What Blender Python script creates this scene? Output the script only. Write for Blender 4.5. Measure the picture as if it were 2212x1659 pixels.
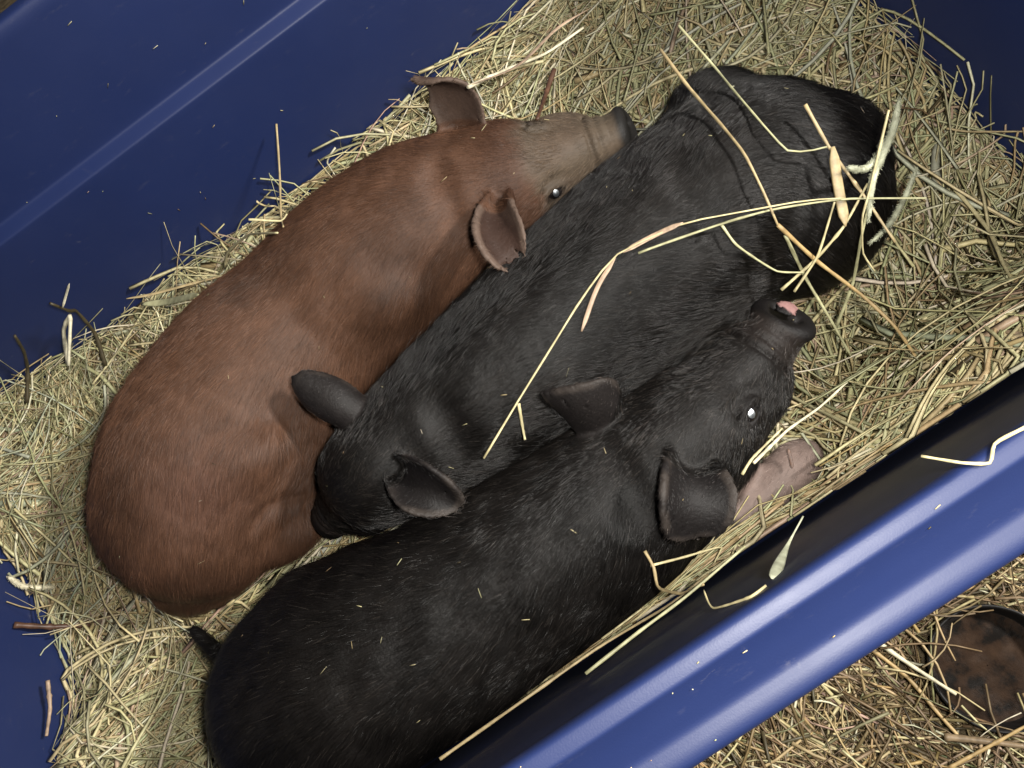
import bpy, math, random
import numpy as np
from mathutils import Matrix, Vector

for o in list(bpy.data.objects): bpy.data.objects.remove(o, do_unlink=True)
scene = bpy.context.scene
COL = scene.collection

# ---------------------------------------------------------------- camera (held over the near side of the tote, looking down into it)
cam_data = bpy.data.cameras.new('camera'); cam = bpy.data.objects.new('camera', cam_data); COL.objects.link(cam); scene.camera = cam
cam_data.sensor_width = 36.0; cam_data.lens = 36.0*1661/2212; cam_data.clip_start = .01; cam_data.clip_end = 60
def aim_camera(pos, tilt, lean, roll):
    t, x, a = (math.radians(v) for v in (tilt, lean, roll))
    F = Vector((-math.tan(x), math.tan(t), -1)).normalized()
    X = Vector((1, 0, 0)); X = (X-F*X.dot(F)).normalized(); Y = (-F).cross(X)
    Rr = math.cos(a)*X-math.sin(a)*Y; Uu = math.sin(a)*X+math.cos(a)*Y
    m = Matrix((Rr, Uu, -F)).transposed().to_4x4(); m.translation = pos; cam.matrix_world = m
aim_camera(Vector((0, 0, .87)), 21, 4, 35)

# ---------------------------------------------------------------- light: a phone lamp beside the lens and a dim shed lamp up to the right
world = bpy.data.worlds.new('World'); scene.world = world; world.use_nodes = True
world.node_tree.nodes['Background'].inputs[0].default_value = (.75, .82, 1, 1); world.node_tree.nodes['Background'].inputs[1].default_value = .014
def lamp(name, loc, target, size, power, colour):
    d = bpy.data.lights.new(name, 'AREA'); d.shape = 'DISK'; d.size = size; d.energy = power; d.color = colour
    o = bpy.data.objects.new(name, d); COL.objects.link(o); o.location = loc
    o.rotation_euler = (Vector(target)-Vector(loc)).to_track_quat('-Z', 'Y').to_euler(); o['kind'] = 'helper'; return o
lamp('phone_lamp', (.06, -.015, .90), (-.02, .30, .1), .05, 8.0, (1, .965, .90))
lamp('shed_lamp', (1.65, -.30, 1.70), (-.2, .30, .1), .25, 92.0, (1, .96, .90))
scene.view_settings.view_transform = 'Standard'; scene.view_settings.look = 'None'; scene.view_settings.exposure = -.2; scene.view_settings.gamma = 1
scene.view_settings.use_curve_mapping = False
scene.render.engine = 'CYCLES'; scene.cycles.use_denoising = True; scene.cycles.max_bounces = 6

rng = np.random.default_rng(11)

PIGLETS = {'brown': {'spine': [[-0.384, 0.3557, 0.185, 0.099], [-0.3373, 0.3849, 0.19, 0.1098], [-0.2603, 0.4234, 0.19, 0.1033], [-0.1838, 0.445, 0.19, 0.092],
                     [-0.1099, 0.452, 0.197, 0.0929], [-0.0409, 0.4511, 0.213, 0.0804], [0.0093, 0.4406, 0.225, 0.0648], [0.0465, 0.4302, 0.23, 0.0513]],
           'lumps': [[[-0.3986, 0.3807, 0.17], [0.083, 0.083, 0.08], 0.03], [[-0.351, 0.3345, 0.165], [0.075, 0.06, 0.06], 0.025],
                     [[-0.1091, 0.4348, 0.165], [0.062, 0.062, 0.062], 0.03], [[-0.096, 0.4712, 0.235], [0.045, 0.028, 0.03], 0.02],
                     [[-0.0983, 0.3916, 0.235], [0.042, 0.028, 0.03], 0.02], [[-0.2945, 0.3285, 0.25], [0.05, 0.03, 0.03], 0.025],
                     [[-0.4244, 0.3106, 0.14], [0.07, 0.045, 0.045], 0.02]],
           'limbs': [[[[-0.352, 0.3214, 0.16, 0.0553], [-0.3259, 0.2899, 0.16, 0.0341], [-0.3047, 0.2922, 0.14, 0.0203]], 0.01]],
           'head': {'c': [0.0566, 0.4218, 0.235], 'fwd': [0.9619, -0.2607, -0.0824], 'up': [-0.0171, -0.3582, 0.9335], 'L': 0.16, 'disc': 24, 'disc_scale': 1.0},
           'ears': [{'base': [0.0491, 0.4699, 0.256],
                     'mid': [0.0806, 0.489, 0.305],
                     'tip': [0.0381, 0.5063, 0.32],
                     'width': 0.0235,
                     'side': [0.686, -0.7202, -0.1031],
                     'curl': 0.7,
                     'cup': [-0.0657, -0.4375, -0.8968],
                     'point': 0.6,
                     'root': 0.95},
                    {'base': [0.0408, 0.3792, 0.268],
                     'mid': [0.0118, 0.3393, 0.3],
                     'tip': [0.0189, 0.3029, 0.284],
                     'width': 0.0225,
                     'side': [0.9565, -0.2438, -0.1605],
                     'curl': 1.7,
                     'cup': [0.1032, -0.5798, 0.8082],
                     'point': 0.35,
                     'root': 0.7}],
           'pink': [-0.3316, 0.3194, 0.27],
           'eyes': [-1],
           'glint_dir': [-0.1178, -0.5, 0.858],
           'creases': [[[-0.2793, 0.2907, 0.1908, 0.0008], [-0.2899, 0.2864, 0.215, 0.002], [-0.3061, 0.2819, 0.2243, 0.002], [-0.3214, 0.2753, 0.2221, 0.0008]],
                       [[0.0111, 0.4411, 0.3051, 0.015], [-0.0012, 0.3989, 0.2996, 0.0179], [-0.0057, 0.3698, 0.2691, 0.015]]]},
 'middle': {'spine': [[0.2587, 0.2549, 0.185, 0.0858], [0.2445, 0.284, 0.19, 0.0944], [0.1733, 0.286, 0.195, 0.0945], [0.0898, 0.2816, 0.2, 0.09],
                      [0.0027, 0.2714, 0.205, 0.0845], [-0.0745, 0.2622, 0.212, 0.0754], [-0.1365, 0.2588, 0.22, 0.0638], [-0.1899, 0.2531, 0.225, 0.0475]],
            'lumps': [[[0.2649, 0.2571, 0.165], [0.083, 0.083, 0.075], 0.03], [[0.2587, 0.3636, 0.19], [0.05, 0.045, 0.05], 0.03],
                      [[0.3169, 0.2707, 0.185], [0.05, 0.05, 0.05], 0.03], [[0.1723, 0.2351, 0.25], [0.045, 0.026, 0.03], 0.025],
                      [[0.0262, 0.2857, 0.24], [0.042, 0.026, 0.03], 0.02], [[-0.0025, 0.2265, 0.24], [0.042, 0.026, 0.03], 0.02],
                      [[-0.0547, 0.2537, 0.175], [0.07, 0.06, 0.06], 0.03], [[0.144, 0.218, 0.165], [0.075, 0.045, 0.05], 0.03],
                      [[0.0825, 0.2128, 0.165], [0.07, 0.045, 0.05], 0.03]],
            'limbs': [],
            'head': {'c': [-0.1898, 0.2486, 0.235], 'fwd': [-0.7878, 0.1452, -0.5986], 'up': [-0.6157, -0.1598, 0.7716], 'L': 0.15, 'disc': 5, 'disc_scale': 0.84},
            'ears': [{'base': [-0.1653, 0.28, 0.258],
                      'mid': [-0.178, 0.293, 0.29],
                      'tip': [-0.197, 0.3436, 0.295],
                      'width': 0.0215,
                      'side': [0.9168, 0.3579, 0.1773],
                      'curl': 1.95,
                      'cup': [-0.3895, 0.3949, -0.8321],
                      'point': 0.15,
                      'root': 0.85,
                      'thick': 0.003},
                     {'base': [-0.1582, 0.2193, 0.275],
                      'mid': [-0.1448, 0.1957, 0.305],
                      'tip': [-0.1277, 0.1628, 0.285],
                      'width': 0.023,
                      'side': [0.9021, 0.3061, 0.3043],
                      'curl': 1.7,
                      'cup': [0.0345, -0.5803, 0.8137],
                      'point': 0.45,
                      'root': 0.75}],
            'eyes': [],
            'creases': [[[-0.107, 0.2566, 0.3051, 0.015], [-0.1065, 0.2208, 0.2962, 0.0179], [-0.1141, 0.1945, 0.2702, 0.015]],
                        [[0.1725, 0.3027, 0.3038, 0.015], [0.165, 0.2488, 0.3048, 0.0179], [0.1622, 0.2034, 0.2818, 0.015]]]},
 'front': {'spine': [[-0.349, 0.1194, 0.185, 0.0995], [-0.2958, 0.1157, 0.19, 0.1045], [-0.2298, 0.1103, 0.195, 0.0967], [-0.1637, 0.1084, 0.2, 0.0868],
                     [-0.0939, 0.1075, 0.205, 0.0812], [-0.0319, 0.108, 0.212, 0.0748], [0.0148, 0.1123, 0.222, 0.0631], [0.0465, 0.1169, 0.23, 0.0489]],
           'lumps': [[[-0.3572, 0.1265, 0.165], [0.085, 0.075, 0.075], 0.03], [[-0.3124, 0.1812, 0.225], [0.045, 0.035, 0.03], 0.025],
                     [[-0.2898, 0.0635, 0.22], [0.045, 0.035, 0.03], 0.025], [[-0.0298, 0.142, 0.24], [0.042, 0.026, 0.028], 0.02],
                     [[-0.0305, 0.0749, 0.235], [0.042, 0.026, 0.028], 0.02], [[-0.0485, 0.0973, 0.17], [0.07, 0.055, 0.06], 0.03]],
           'limbs': [[[[0.0242, 0.0434, 0.182, 0.0276], [0.0618, 0.0469, 0.19, 0.0171], [0.088, 0.0498, 0.192, 0.0147], [0.106, 0.0535, 0.192, 0.0159],
                       [0.1253, 0.0575, 0.184, 0.0137]],
                      0.012]],
           'head': {'c': [0.0501, 0.1167, 0.24], 'fwd': [0.9591, 0.2805, 0.0386], 'up': [-0.072, 0.1095, 0.9914], 'L': 0.16, 'disc': 46, 'disc_scale': 1.0},
           'ears': [{'base': [0.0154, 0.1576, 0.268],
                     'mid': [-0.0004, 0.1555, 0.3],
                     'tip': [-0.024, 0.1975, 0.3],
                     'width': 0.026,
                     'side': [-0.357, -0.3783, -0.8541],
                     'curl': 0.7,
                     'cup': [0.5368, 0.7251, -0.4314],
                     'point': 0.9},
                    {'base': [0.0347, 0.0876, 0.28],
                     'mid': [0.0235, 0.0673, 0.312],
                     'tip': [0.0102, 0.0421, 0.282],
                     'width': 0.027,
                     'side': [0.7012, -0.6007, -0.3841],
                     'curl': 1.15,
                     'cup': [0.0558, -0.067, 0.9962],
                     'round': 4.0,
                     'point': 0.22,
                     'root': 0.8}],
           'tail': [[-0.4358, 0.2093, 0.17, 0.0082], [-0.4444, 0.2286, 0.168, 0.006], [-0.4552, 0.2506, 0.165, 0.0042]],
           'eyes': [-1],
           'glint_dir': [-0.1463, -0.1561, 0.9768],
           'pale': [[0.041, 0.0441, 0.203], [0.12, 0.0569, 0.193]],
           'creases': [[[-0.0114, 0.1398, 0.2973, 0.015], [-0.0098, 0.1092, 0.3062, 0.0179], [-0.0126, 0.0848, 0.3045, 0.0179], [-0.0215, 0.0677, 0.296, 0.015]]],
           'nostril': [0.1814, 0.1546, 0.252]}}
LONG_STALKS = [('long thin straw arching over the back of the middle black piglet', 'straw', 2.0, 'stem',
  [[-0.0942, 0.1886, 0.2773], [-0.0455, 0.2106, 0.2808], [-0.0014, 0.2274, 0.2898], [0.0468, 0.2456, 0.2996], [0.0874, 0.2567, 0.3036], [0.1437, 0.2469, 0.3007],
   [0.1852, 0.2288, 0.2952], [0.2295, 0.2073, 0.291], [0.2521, 0.1914, 0.29]]),
 ('short pinkish dry leaf hanging off the long arching straw', 'pink', 4.0, 'blade', [[0.03, 0.2285, 0.2821], [0.0603, 0.2476, 0.2924], [0.086, 0.2567, 0.3003]]),
 ("short bent straw piece on the middle piglet's shoulder near its neck", 'straw', 3.0, 'stem',
  [[-0.0461, 0.211, 0.2748], [-0.0518, 0.2012, 0.2673], [-0.0592, 0.1864, 0.2614]]),
 ('yellow-green straw running alongside the arching straw into the heap', 'green', 2.4, 'stem',
  [[0.1038, 0.2529, 0.29], [0.1217, 0.2479, 0.2895], [0.1731, 0.2332, 0.2853], [0.2112, 0.2205, 0.2799], [0.2593, 0.1963, 0.2728], [0.3037, 0.1581, 0.2749]]),
 ('pinkish broad leaf base where the two arching straws cross', 'pink', 4.5, 'blade', [[0.0928, 0.2569, 0.3001], [0.1191, 0.2528, 0.3014], [0.1439, 0.2464, 0.3036]]),
 ('brown jointed stalk from the heap down across the dark rump', 'tan', 3.0, 'stem',
  [[0.2317, 0.405, 0.2809], [0.2291, 0.361, 0.2765], [0.2201, 0.2971, 0.2955], [0.2172, 0.2669, 0.2974], [0.2108, 0.2347, 0.2903], [0.2056, 0.2084, 0.2784]]),
 ("golden brown thick stalk slanting past the front piglet's snout", 'gold', 3.8, 'stem',
  [[0.2065, 0.2093, 0.2758], [0.2237, 0.1778, 0.2368], [0.2423, 0.1378, 0.2087], [0.2478, 0.1019, 0.2007], [0.2397, 0.0667, 0.2093]]),
 ("olive straw with a sharp bend on the middle piglet's rump", 'green', 2.4, 'stem',
  [[0.2612, 0.4198, 0.2725], [0.2644, 0.3703, 0.2592], [0.255, 0.3342, 0.2766], [0.2446, 0.2798, 0.2953], [0.246, 0.2512, 0.2907], [0.2579, 0.2415, 0.2883],
   [0.2709, 0.2342, 0.2898]]),
 ('tan straw lying down the dark rump beside the bent olive straw', 'tan', 3.2, 'stem',
  [[0.2784, 0.2717, 0.2974], [0.2756, 0.2338, 0.2799], [0.2772, 0.1971, 0.2637], [0.2757, 0.1501, 0.2474]]),
 ('thick fuzzy pale green seed head hanging over the dark rump', 'seed', 6.5, 'seed',
  [[0.341, 0.2359, 0.2812], [0.327, 0.222, 0.2708], [0.3054, 0.2085, 0.2677], [0.2831, 0.1937, 0.2759], [0.267, 0.174, 0.2606]]),
 ('small fuzzy pale seed head curving left of the big one', 'seed', 5.0, 'seed',
  [[0.2721, 0.2112, 0.2865], [0.2845, 0.2055, 0.2778], [0.2996, 0.2084, 0.2742], [0.3085, 0.2151, 0.2777]]),
 ('tapering fuzzy seed head right of the big one by the heap', 'seed', 4.6, 'seed',
  [[0.3393, 0.1965, 0.2278], [0.3212, 0.1848, 0.2186], [0.2946, 0.172, 0.2214], [0.2704, 0.1663, 0.2278]]),
 ('flat tan leaf blade hanging down the dark rump', 'tan', 8.0, 'blade', [[0.2738, 0.2314, 0.2902], [0.2632, 0.2098, 0.2773], [0.25, 0.18, 0.2619]]),
 ('curved olive straw on the flank above the pink nostril', 'green', 2.4, 'stem',
  [[0.171, 0.2351, 0.2833], [0.1713, 0.2163, 0.2762], [0.1811, 0.2024, 0.2579], [0.192, 0.1869, 0.2436], [0.2082, 0.1746, 0.2403]]),
 ('pale straw rising from the pink nostril patch to the hanging leaf blade', 'straw', 2.8, 'stem',
  [[0.1896, 0.1771, 0.2258], [0.2238, 0.1783, 0.2395], [0.2511, 0.1825, 0.2565], [0.2808, 0.1954, 0.2734]]),
 ('thin straw just right of the one rising from the nostril', 'straw', 2.4, 'stem', [[0.1956, 0.1685, 0.2293], [0.2247, 0.1783, 0.2455], [0.2528, 0.199, 0.2723]]),
 ('greyish green stem crossing behind the golden stalk by the snout', 'green', 3.2, 'stem',
  [[0.2108, 0.2039, 0.2605], [0.214, 0.1764, 0.2186], [0.2176, 0.1351, 0.1778], [0.217, 0.1086, 0.1598]]),
 ('wavy thin straw hanging below the big seed head', 'straw', 2.0, 'stem',
  [[0.3142, 0.2225, 0.3082], [0.2751, 0.1878, 0.279], [0.2622, 0.1767, 0.2657], [0.2564, 0.1608, 0.235], [0.2583, 0.1454, 0.2223]]),
 ('pale bluish straw leaning from the hay up to the big seed head', 'green', 3.0, 'stem',
  [[0.2204, 0.1352, 0.1728], [0.2465, 0.1529, 0.2018], [0.2601, 0.1707, 0.2519], [0.2774, 0.1861, 0.2699]]),
 ('long straw lying down the right side of the heap', 'straw', 4.0, 'stem',
  [[0.3917, 0.1872, 0.1509], [0.3884, 0.158, 0.1515], [0.3756, 0.1276, 0.1677], [0.3489, 0.095, 0.1968], [0.3206, 0.0666, 0.2395]]),
 ('straw leaning flat against the dark right end wall', 'tan', 2.2, 'stem', [[0.4181, 0.2311, 0.1651], [0.4274, 0.2153, 0.1684], [0.452, 0.1827, 0.181]]),
 ('upright straw against the dark right end wall', 'green', 2.4, 'stem', [[0.4254, 0.2333, 0.1609], [0.433, 0.2463, 0.1679], [0.451, 0.2635, 0.1848]]),
 ('upright brown straw standing against the far blue wall', 'tan', 2.6, 'stem',
  [[-0.098, 0.6248, 0.2556], [-0.1232, 0.5835, 0.2433], [-0.143, 0.5213, 0.2585], [-0.1339, 0.4693, 0.3079]]),
 ("bent straw with two angles beside the brown piglet's shoulder", 'straw', 2.6, 'stem',
  [[-0.1608, 0.5062, 0.3004], [-0.1382, 0.4938, 0.2876], [-0.1294, 0.496, 0.2874]]),
 ("crooked straw sticking out behind the brown piglet's back", 'straw', 3.0, 'stem',
  [[-0.2427, 0.5689, 0.1906], [-0.2236, 0.566, 0.2117], [-0.1816, 0.5321, 0.2538], [-0.1416, 0.4689, 0.3063]]),
 ('tan straw poking left from behind the brown piglet', 'tan', 4.0, 'blade', [[-0.3572, 0.6102, 0.1974], [-0.3331, 0.6048, 0.1846], [-0.2784, 0.5952, 0.1625]]),
 ("flat green leaf poking from behind the brown piglet's back", 'green', 8.0, 'blade', [[-0.3208, 0.5515, 0.2429], [-0.2921, 0.5295, 0.2487], [-0.2441, 0.4853, 0.2822]]),
 ('long straw rising past the far left hay heap', 'straw', 2.6, 'stem',
  [[-0.4539, 0.5675, 0.1664], [-0.4034, 0.5906, 0.1624], [-0.3415, 0.6152, 0.1696], [-0.3146, 0.6159, 0.1808]]),
 ('white bent straw standing in the far left hay', 'cream', 5.5, 'stem',
  [[-0.4439, 0.5756, 0.2087], [-0.4226, 0.5991, 0.2269], [-0.4004, 0.5986, 0.2394], [-0.4342, 0.5596, 0.2239]]),
 ('dark weed stem arching over the far left hay', 'dark', 5.5, 'stem',
  [[-0.4248, 0.5702, 0.1756], [-0.4069, 0.5955, 0.1992], [-0.396, 0.6049, 0.233], [-0.3951, 0.5981, 0.2461], [-0.3968, 0.5995, 0.2694]]),
 ('small pale leaf tip above the dark weed stem', 'cream', 3.5, 'blade', [[-0.3884, 0.5883, 0.2656], [-0.3779, 0.5945, 0.2693], [-0.3645, 0.5987, 0.276]]),
 ('dark weed stalk standing by the left edge of the hay', 'dark', 5.5, 'stem',
  [[-0.5227, 0.5839, 0.1874], [-0.4969, 0.6075, 0.2018], [-0.4761, 0.6105, 0.2248], [-0.4568, 0.6065, 0.2555]]),
 ('brown stick resting on the left end wall', 'bark', 6.5, 'stem', [[-0.6185, 0.3582, 0.193], [-0.6031, 0.3454, 0.1652], [-0.5811, 0.333, 0.1381]]),
 ('thick fuzzy pale straw lying on the left blue wall', 'cream', 6.0, 'seed', [[-0.6167, 0.415, 0.1827], [-0.6144, 0.4012, 0.1678], [-0.5996, 0.3921, 0.148]]),
 ('pale straw lying below the fuzzy one on the left wall', 'tan', 7.0, 'blade', [[-0.5972, 0.3894, 0.1438], [-0.6063, 0.3776, 0.147], [-0.6162, 0.3609, 0.1512]]),
 ('pinkish forked straw against the left blue wall', 'pink', 5.0, 'stem', [[-0.599, 0.2838, 0.196], [-0.6056, 0.2579, 0.1963], [-0.6114, 0.2335, 0.2042]]),
 ("thin dark red twig standing above the brown piglet's snout", 'bark', 5.5, 'stem', [[0.1594, 0.4829, 0.2439], [0.1378, 0.461, 0.2512], [0.1091, 0.4192, 0.2839]]),
 ("straight cream straw above the brown piglet's ear", 'cream', 4.5, 'stem',
  [[0.0727, 0.4556, 0.3283], [0.1189, 0.504, 0.2596], [0.1724, 0.5306, 0.2107], [0.221, 0.537, 0.2007]]),
 ('long pinkish straw above the cream one at the far wall', 'pink', 4.0, 'blade',
  [[0.077, 0.4577, 0.3259], [0.1333, 0.5027, 0.2557], [0.1958, 0.5411, 0.219], [0.24, 0.546, 0.2073]]),
 ("thin straw bent into a corner on the front piglet's side", 'straw', 2.2, 'stem',
  [[-0.0312, 0.0473, 0.2618], [-0.0058, 0.0396, 0.2457], [0.0218, 0.0315, 0.2347], [0.0094, 0.0242, 0.2301]]),
 ('crooked tan straw below the corner-shaped one', 'tan', 2.6, 'stem',
  [[-0.0279, 0.0577, 0.272], [-0.0296, 0.0444, 0.2674], [-0.0349, 0.0302, 0.2734], [-0.0228, 0.0176, 0.2959], [-0.0053, 0.0133, 0.3326]]),
 ('flat pale green blade with a swollen end leaning on the near wall', 'seed', 6.5, 'paddle',
  [[0.066, 0.0128, 0.3849], [0.0466, 0.0038, 0.3981], [0.0268, -0.0057, 0.4341]]),
 ('thin straw looping below the pale green blade', 'straw', 1.6, 'stem',
  [[0.0213, -0.0066, 0.4497], [0.0113, -0.007, 0.4494], [-0.0079, -0.0018, 0.4146], [-0.0066, 0.0089, 0.4003]]),
 ("pale straw lying over the front piglet's pink leg", 'cream', 2.8, 'stem',
  [[0.0785, 0.0681, 0.2572], [0.1213, 0.0793, 0.2157], [0.1598, 0.0834, 0.1886], [0.1925, 0.0885, 0.1847]]),
 ("bent thin straw touching the front piglet's cheek", 'straw', 2.4, 'stem', [[0.0659, 0.0656, 0.259], [0.0793, 0.0711, 0.2612], [0.1106, 0.0767, 0.2649]]),
 ('short brown straw lying on the pink leg', 'bark', 2.6, 'blade', [[0.1121, 0.0661, 0.2199], [0.109, 0.0591, 0.2193], [0.1051, 0.0517, 0.2197]]),
 ('crooked straw end hanging over the near rim', 'straw', 2.0, 'stem',
  [[0.1581, -0.011, 0.4818], [0.1425, -0.0094, 0.4783], [0.1333, -0.015, 0.4824], [0.1224, -0.0086, 0.4884], [0.1121, 0.0035, 0.483]]),
 ('long straw along the foot of the near wall', 'tan', 2.6, 'stem',
  [[-0.2247, 0.0141, 0.3186], [-0.1684, 0.0169, 0.278], [-0.0998, 0.0193, 0.2585], [-0.038, 0.0164, 0.2634], [0.0012, 0.0192, 0.2616]]),
 ('second straw along the foot of the near wall, beside the longest one', 'green', 2.6, 'stem',
  [[-0.1022, 0.0076, 0.3382], [-0.0584, 0.011, 0.3323], [-0.0202, 0.013, 0.3309], [0.0315, 0.0187, 0.3298]]),
 ('bright cream straw outside the tote pointing at the bowl', 'cream', 4.5, 'stem', [[0.097, -0.1093, 0.0246], [0.1071, -0.138, 0.0303], [0.1234, -0.1786, 0.041]]),
 ('golden straw outside the tote beside the bright cream one', 'gold', 4.5, 'stem',
  [[0.0889, -0.1121, 0.0199], [0.1001, -0.1491, 0.0221], [0.1018, -0.1885, 0.0264], [0.1038, -0.2137, 0.0313]]),
 ('grey woody stalk lying below the bowl', 'wood', 7.0, 'stem', [[0.0915, -0.2013, 0.041], [0.1151, -0.2178, 0.0444], [0.1401, -0.236, 0.0517]]),
 ('tan straw sloping below the grey stalk at the corner of the frame', 'gold', 4.0, 'stem',
  [[0.0778, -0.2222, 0.0442], [0.1226, -0.2232, 0.0502], [0.1579, -0.2232, 0.0561]])]
BOWL = (0.1693, -0.1808, 0.0566)

# ---------------------------------------------------------------- piglet bodies as smooth implicit shapes
GRID_LO = np.array([-0.66, -0.04, 0.02]); GRID_HI = np.array([0.50, 0.66, 0.42]); VOX = 0.0022
GRID_N = np.ceil((GRID_HI - GRID_LO) / VOX).astype(int)

def catmull(pts, n):
    """smooth resampling of control rows (position + radius)"""
    P = np.asarray(pts, float); P = np.vstack([2*P[0]-P[1], P, 2*P[-1]-P[-2]]); out = []
    for i in range(1, len(P)-2):
        p0, p1, p2, p3 = P[i-1], P[i], P[i+1], P[i+2]
        for t in np.linspace(0, 1, n, endpoint=False):
            out.append(0.5*((2*p1)+(-p0+p2)*t+(2*p0-5*p1+4*p2-p3)*t*t+(-p0+3*p1-3*p2+p3)*t**3))
    out.append(P[-2]); return np.array(out)

class Field:
    """distance field on the shared grid; every primitive is evaluated only round itself"""
    def __init__(s): s.D = np.full(GRID_N, 0.06, np.float32)
    def box(s, lo, hi):
        i0 = np.clip(np.floor((np.asarray(lo)-GRID_LO)/VOX).astype(int), 0, GRID_N); i1 = np.clip(np.ceil((np.asarray(hi)-GRID_LO)/VOX).astype(int)+1, 0, GRID_N)
        sl = tuple(slice(a, b) for a, b in zip(i0, i1))
        ax = [(GRID_LO[k]+VOX*np.arange(i0[k], i1[k])).astype(np.float32) for k in range(3)]
        return sl, ax
    def blend(s, sl, d, k):
        D = s.D[sl]
        if D.size == 0: return
        if k <= 0: s.D[sl] = np.minimum(D, d); return
        h = np.maximum(k-np.abs(D-d), 0)/k
        s.D[sl] = np.minimum(D, d)-h*h*h*k/6
    def carve(s, sl, d, k):
        D = s.D[sl]; h = np.maximum(k-np.abs(D+d), 0)/k
        s.D[sl] = np.maximum(D, -d)+h*h*h*k/6
    def cone(s, a, r1, b, r2, k=0.0, sub=False):
        a = np.asarray(a, float); b = np.asarray(b, float); m = max(r1, r2)+max(k, 0.012)+0.02
        sl, ax = s.box(np.minimum(a, b)-m, np.maximum(a, b)+m)
        x, y, z = ax[0][:, None, None], ax[1][None, :, None], ax[2][None, None, :]
        e = b-a; L = max(float(e@e), 1e-12)
        t = np.clip(((x-a[0])*e[0]+(y-a[1])*e[1]+(z-a[2])*e[2])/L, 0, 1)
        d = np.sqrt((x-a[0]-t*e[0])**2+(y-a[1]-t*e[1])**2+(z-a[2]-t*e[2])**2)-(r1+(r2-r1)*t)
        (s.carve if sub else s.blend)(sl, d.astype(np.float32), k)
    def ellipsoid(s, c, R, rad, k=0.0, sub=False):
        c = np.asarray(c, float); rad = np.asarray(rad, float); m = rad.max()+max(k, 0.012)+0.02
        sl, ax = s.box(c-m, c+m)
        x, y, z = ax[0][:, None, None]-c[0], ax[1][None, :, None]-c[1], ax[2][None, None, :]-c[2]
        q = [x*R[i][0]+y*R[i][1]+z*R[i][2] for i in range(3)]
        k0 = np.sqrt(sum((q[i]/rad[i])**2 for i in range(3))); k1 = np.sqrt(sum((q[i]/rad[i]**2)**2 for i in range(3)))
        d = k0*(k0-1)/np.maximum(k1, 1e-6)
        d = np.where(k0 < 0.05, -rad.min(), d)
        (s.carve if sub else s.blend)(sl, d.astype(np.float32), k)
    def sheet(s, pts, rad, k):
        """thin skin through a cloud of points (an ear)"""
        m = 0.02; sl, ax = s.box(pts.min(0)-m, pts.max(0)+m)
        X = np.stack(np.meshgrid(*ax, indexing='ij'), -1); sh = X.shape[:3]; X = X.reshape(-1, 3).astype(np.float32)
        best = np.full(len(X), 1e9, np.float32); pf = pts.astype(np.float32); p2 = (pf**2).sum(1); rr = rad.astype(np.float32)
        for c in range(0, len(X), 20000):
            q = X[c:c+20000]
            d2 = (q**2).sum(1)[:, None]+p2[None]-2*q@pf.T
            best[c:c+20000] = (np.sqrt(np.maximum(d2, 0))-rr[None]).min(1)
        s.blend(sl, best.reshape(sh), k)

def ear_points(e):
    """cupped ear: base, middle and tip of its centre line, side direction, half width, cup depth"""
    B, M, T = (np.array(e[k]) for k in ('base', 'mid', 'tip')); out = []; rad = []
    side0 = np.array(e['side']); nrm0 = np.array(e['cup'])
    tm = T-B; sm = side0-tm*(side0@tm)/(tm@tm); flip = 1.0 if np.cross(tm, sm)@nrm0 > 0 else -1.0
    S = np.linspace(0, 1, 34)
    for u in S:
        c = (1-u)**2*B+2*u*(1-u)*M+u*u*T; tg = 2*(1-u)*(M-B)+2*u*(T-M); tg /= np.linalg.norm(tg)
        sd = side0-tg*(side0@tg); sd /= np.linalg.norm(sd)
        nn = np.cross(tg, sd)*flip
        g = max((u-.5)/.5, 0); blunt = math.sqrt(max(1-g**e.get('round', 2.6), 0)); sharp = 1-g**1.25; q = e.get('point', .5)
        w = e['width']*(e.get('root', .62)+(1.1575-e.get('root', .62))*math.sin(min(u, .5)*math.pi))*(sharp*q+blunt*(1-q))
        cur = e['curl']*(1-.55*u)
        for t in np.linspace(-1, 1, 25):
            a = t*cur
            off = sd*w*math.sin(a)/max(cur, .05)+nn*w*(1-math.cos(a))/max(cur, .05)
            out.append(c+off); rad.append(e.get('thick', .0024)*(1.0-.18*u))
    return np.array(out), np.array(rad)

def head_axes(h):
    f = np.array(h['fwd']); f /= np.linalg.norm(f); u = np.array(h['up']); u -= f*(u@f); u /= np.linalg.norm(u)
    return f, np.cross(u, f), u           # forward, left side, up

def eye_frame(h, sg):
    """eye centre, outward direction, along-the-head and across directions"""
    f, s_, u = head_axes(h); L = h['L']; c = np.array(h['c'])+L*(.265*f+sg*.186*s_+.092*u)
    lk = sg*.82*s_+.22*f+.53*u; lk /= np.linalg.norm(lk); e1 = f-lk*(f@lk); e1 /= np.linalg.norm(e1); e2 = np.cross(lk, e1); e2 *= np.sign(e2@u)
    return c, lk, e1, e2

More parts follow.
